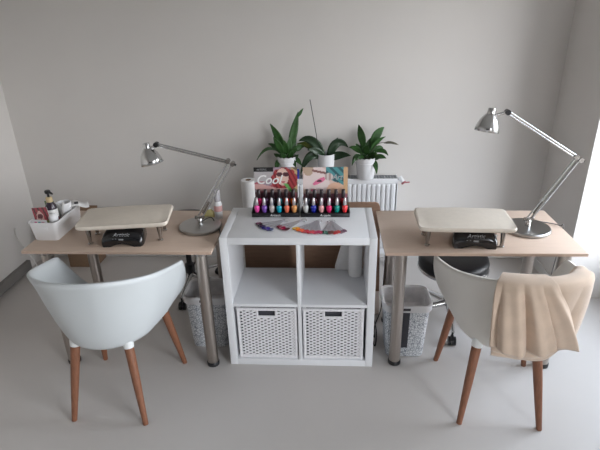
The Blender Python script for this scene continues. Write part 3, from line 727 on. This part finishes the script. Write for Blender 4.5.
# ------------------------------------------------------------------ chairs
PT_ = [(-20, -.1, -.268), (0, 0, -.284), (20, .100, -.268), (40, .200, -.203), (60, .262, -.113), (83, .289, 0), (99, .299, .08), (114, .301, .15), (129, .278, .222), (144, .212, .272), (162, .105, .290), (180, 0, .292), (200, -.105, .29)]
PS = 1.
def plan(th):
    a = math.degrees(th); sg = -1 if a < 0 else 1; a = abs(a)
    if a > 180: a = 360 - a; sg = -sg
    i = max(k for k in range(1, len(PT_) - 2) if PT_[k][0] <= a)
    t = (a - PT_[i][0]) / (PT_[i + 1][0] - PT_[i][0])
    def cr(c):
        p0, p1, p2, p3 = (PT_[i + k][c] for k in (-1, 0, 1, 2))
        return .5 * (2 * p1 + (p2 - p0) * t + (2 * p0 - 5 * p1 + 4 * p2 - p3) * t * t + (3 * p1 - p0 - 3 * p2 + p3) * t ** 3)
    return Vector((sg * cr(1) * PS, cr(2), 0))
def rimh(th):
    a = abs(math.degrees(th)); a = 360 - a if a > 180 else a
    h = .800 - .275 * (min(plan(th).y, .15) + .284)
    h2 = .455 - .012 * sst(140, 180, a)
    k = .5 * sst(110, 142, a) + .5 * max(0, min(1, (a - 113) / 26))
    return h * (1 - k) + h2 * k
def make_chair(label, loc, rz, shell):
    t = thing('tub_chair', label, 'chair', loc, rz, 'plastic tub chairs at the desks')
    ths = []
    a = -180.
    while a < 180:
        ths.append(rad(a)); a += 1.2 if 108 < abs(a) < 144 else 3.6
    ts = [i / 26 for i in range(27)]
    rows = []
    for k in ts:
        row = []
        for th in ths:
            P = plan(th); h = rimh(th); zb = .411; ar = sst(85, 118, abs(math.degrees(th)))
            if k < .3:
                s = k / .3 * (.67 + .02 * ar); z = zb + .004 * (k / .3) ** 4
            else:
                w = ((k - .3) / .7) ** 1.35; s0 = .67 + .02 * ar; z = zb + .004 + (h - zb - .004) * w
                s = s0 + (1 - s0) * (w ** .72 * (1 - ar) + (1 - (1 - w) ** 2.2) * ar) + .02 * sst(.8, 1, w)
            row.append(Vector((P.x * s, P.y * s, z)))
        rows.append(row)
    rows[0] = [q.copy() for q in rows[0]]
    MB().grid(rows, True).build('seat_shell', shell, t, solid=.013, off=1., ang=75)
    for sx in (-1, 1):
        for fr in (0, 1):
            top = Vector((sx * (.175 if fr else .122), (.158 if fr else -.138), .418 if fr else .430))
            bot = Vector((sx * (.228 if fr else .176), .222 if fr else -.222, 0))
            d = bot - top; a = top + d * .10
            lg = MB().tube([a, a + d * .02, top + d * .5, bot], [.0205, .0215, .0190, .0125], 16).build('leg', M['wood'], t, ang=60)
            MB().tube([top + d * .005, top + d * .05, top + d * .105], [.0255, .0250, .0230], 18).build('leg_socket', M['socket'], lg, ang=60)
    return t
make_chair('white plastic tub chair on wooden legs at the left desk', (-.877, -.207, 0), rad(-2), M['shell'])
PS = .94
CH = (.944, -.172, 0)
make_chair('white tub chair tinted for its light, on wooden legs at the right desk, under the beige fleece', CH, rad(-4), M['shell_tint'])

# fleece blanket over the right chair
def normal2(th):
    e = .02; d = plan(th + e) - plan(th - e); n = Vector((d.y, -d.x, 0)).normalized()
    if n.dot(plan(th)) < 0: n = -n
    return n
def drape(a0f, a1f, D, inner, base, amp, freq, phase, nu=90, low=.44):
    rows = []
    vs = [('i', inner * (1 - j / 5)) for j in range(5)] + [('t', j / 4) for j in range(5)] + [('o', j / 30) for j in range(1, 31)]
    for kind, v in vs:
        row = []
        for i in range(nu + 1):
            u = i / nu; f = v if kind == 'o' else 0
            th = rad(a0f(f) + (a1f(f) - a0f(f)) * u)
            P = plan(th) * 1.02; n = normal2(th); h = rimh(th)
            if kind == 'i': off = -.024 - base * .5 - .30 * v; z = h - v
            elif kind == 't':
                ph = PI * (1 - v); off = .006 + (.022 + base) * math.cos(ph); z = h + .006 + base * .3 + .010 * math.sin(ph)
            else:
                zl = low + .006 * math.sin(u * 9 + phase) - .028 * math.exp(-((u - 1) / .1) ** 2) * (1 if amp > .01 else 0) 
                d = (h - zl) * v
                w = amp * (.3 + .7 * v ** .7)
                fo = 1.6 * abs(math.sin(u * freq * PI + phase + .35 * math.sin(v * 2.2))) ** .75 - .6 + .3 * math.sin(u * freq * 3.3 * PI + 2 * phase)
                off = .028 + base + w * (fo + 1.2) - .028 * v * v
                z = h - d
            row.append(P + n * off + Vector((0, 0, z)))
        rows.append(row)
    return MB().grid(rows)
tw = thing('fleece_blanket', 'beige fleece blanket folded over the backrest of the right chair', 'blanket', CH, rad(-4))
drape(lambda v: -20 - 1 * v, lambda v: 76 - 22 * v, 0, .16, .002, .006, 2.2, .6, low=.444).build('under_fold', M['towel'], tw, solid=.009, off=1, ang=80)
drape(lambda v: -21 - 0 * v, lambda v: 61 - 12 * v, 0, .14, .015, .008, 2.0, 1.9, low=.472).build('middle_fold', M['towel'], tw, solid=.009, off=1, ang=80)
drape(lambda v: -23 + 2 * v, lambda v: 14 + 27 * v ** .9, 0, .12, .027, .026, 3.1, 2.3, low=.514).build('top_fold', M['towel'], tw, solid=.010, off=1, ang=80)

# ------------------------------------------------------------------ cables
tag(MB().tube(smooth_path([(.50, .62, .32), (.49, .58, .10), (.475, .52, .012), (.425, .36, .006), (.415, .25, .006), (.405, .34, .006), (.42, .42, .02), (.43, .30, .012), (.412, .17, .006), (.398, .28, .005), (.402, .42, .005)], 8), .0035, 8).build('cable', M['wire'], None), 'black cable loops on the floor between the shelf and the right desk leg', 'cable')
tag(MB().tube(smooth_path([(-.44, .60, .50), (-.43, .58, .34), (-.45, .56, .26), (-.42, .55, .30), (-.40, .56, .40), (-.44, .58, .33), (-.5, .6, .2), (-.52, .62, .06), (-.50, .64, .004)], 8), .005, 8).build('cable', M['wire'], None), 'thick black cable hanging behind the left desk beside the shelf', 'cable')
tag(MB().tube(smooth_path([(-.70, .62, .42), (-.71, .64, .30), (-.73, .62, .24), (-.69, .62, .20), (-.68, .64, .30), (-.66, .66, .40), (-.65, .68, .2), (-.64, .7, .004)], 8), .004, 8).build('cable', M['wire'], None), 'thin black cable dangling beside the stool under the left desk', 'cable')
tag(MB().tube(smooth_path([(-2.115, 1.0, .36), (-2.10, .97, .30), (-2.03, .96, .16), (-1.99, .97, .02), (-1.96, .95, .005), (-1.92, .98, .03), (-1.86, 1.0, .12)], 8), .004, 8).build('cable', M['wirew'], None), 'white cable hanging off the left wall to the floor', 'cable')

# ------------------------------------------------------------------ daylight, world, camera
w = bpy.data.worlds.new('daylight'); S.world = w; w.use_nodes = True
nt = w.node_tree; bg = nt.nodes['Background']
tc = nt.nodes.new('ShaderNodeTexCoord'); sp = nt.nodes.new('ShaderNodeSeparateXYZ'); rp = nt.nodes.new('ShaderNodeValToRGB')
nt.links.new(tc.outputs['Generated'], sp.inputs[0])
mr = nt.nodes.new('ShaderNodeMapRange'); mr.inputs['From Min'].default_value = -1; mr.inputs['From Max'].default_value = 1
nt.links.new(sp.outputs['Z'], mr.inputs['Value']); nt.links.new(mr.outputs['Result'], rp.inputs['Fac'])
e = rp.color_ramp.elements; e[0].position = .40; e[0].color = (.10, .10, .095, 1); e[1].position = .56; e[1].color = (.955, .972, 1.0, 1)
z = e.new(.80); z.color = (.40, .46, .54, 1)
x = e.new(.5); x.color = (.35, .36, .36, 1)
nt.links.new(rp.outputs['Color'], bg.inputs['Color']); bg.inputs['Strength'].default_value = 12.0
for a, b in WINS:
    pl = bpy.data.lights.new('window_portal', 'AREA'); pl.shape = 'RECTANGLE'; pl.size = WZ; pl.size_y = b - a
    pl.cycles.is_portal = True
    po = bpy.data.objects.new('window_portal', pl); C.objects.link(po)
    po.location = (XR + T + .02, (a + b) / 2, WZ / 2); po.rotation_euler = (0, PI / 2, 0)

cam = bpy.data.cameras.new('camera'); co = bpy.data.objects.new('camera', cam); C.objects.link(co)
ya, pi_, ro = -.06621, .41892, -.02548
F = Vector((math.sin(ya) * math.cos(pi_), math.cos(ya) * math.cos(pi_), -math.sin(pi_)))
r0 = Vector((math.cos(ya), -math.sin(ya), 0)); u0 = r0.cross(F)
Rv = r0 * math.cos(ro) + u0 * math.sin(ro); Uv = -r0 * math.sin(ro) + u0 * math.cos(ro)
m3 = Matrix((Rv, Uv, -F)).transposed()
co.matrix_world = Matrix.Translation((.15542, -2.13563, 1.78688)) @ m3.to_4x4()
cam.sensor_fit = 'HORIZONTAL'; cam.sensor_width = 36; cam.lens = 494.62 * 36 / 600; cam.clip_start = .02
S.camera = co
S.view_settings.view_transform = 'Standard'; S.view_settings.look = 'None'; S.view_settings.gamma = 1
S.view_settings.use_curve_mapping = False; S.view_settings.exposure = 0.41
S.cycles.max_bounces = 10; S.cycles.diffuse_bounces = 6; S.cycles.use_denoising = True
S.cycles.caustics_reflective = False; S.cycles.caustics_refractive = False
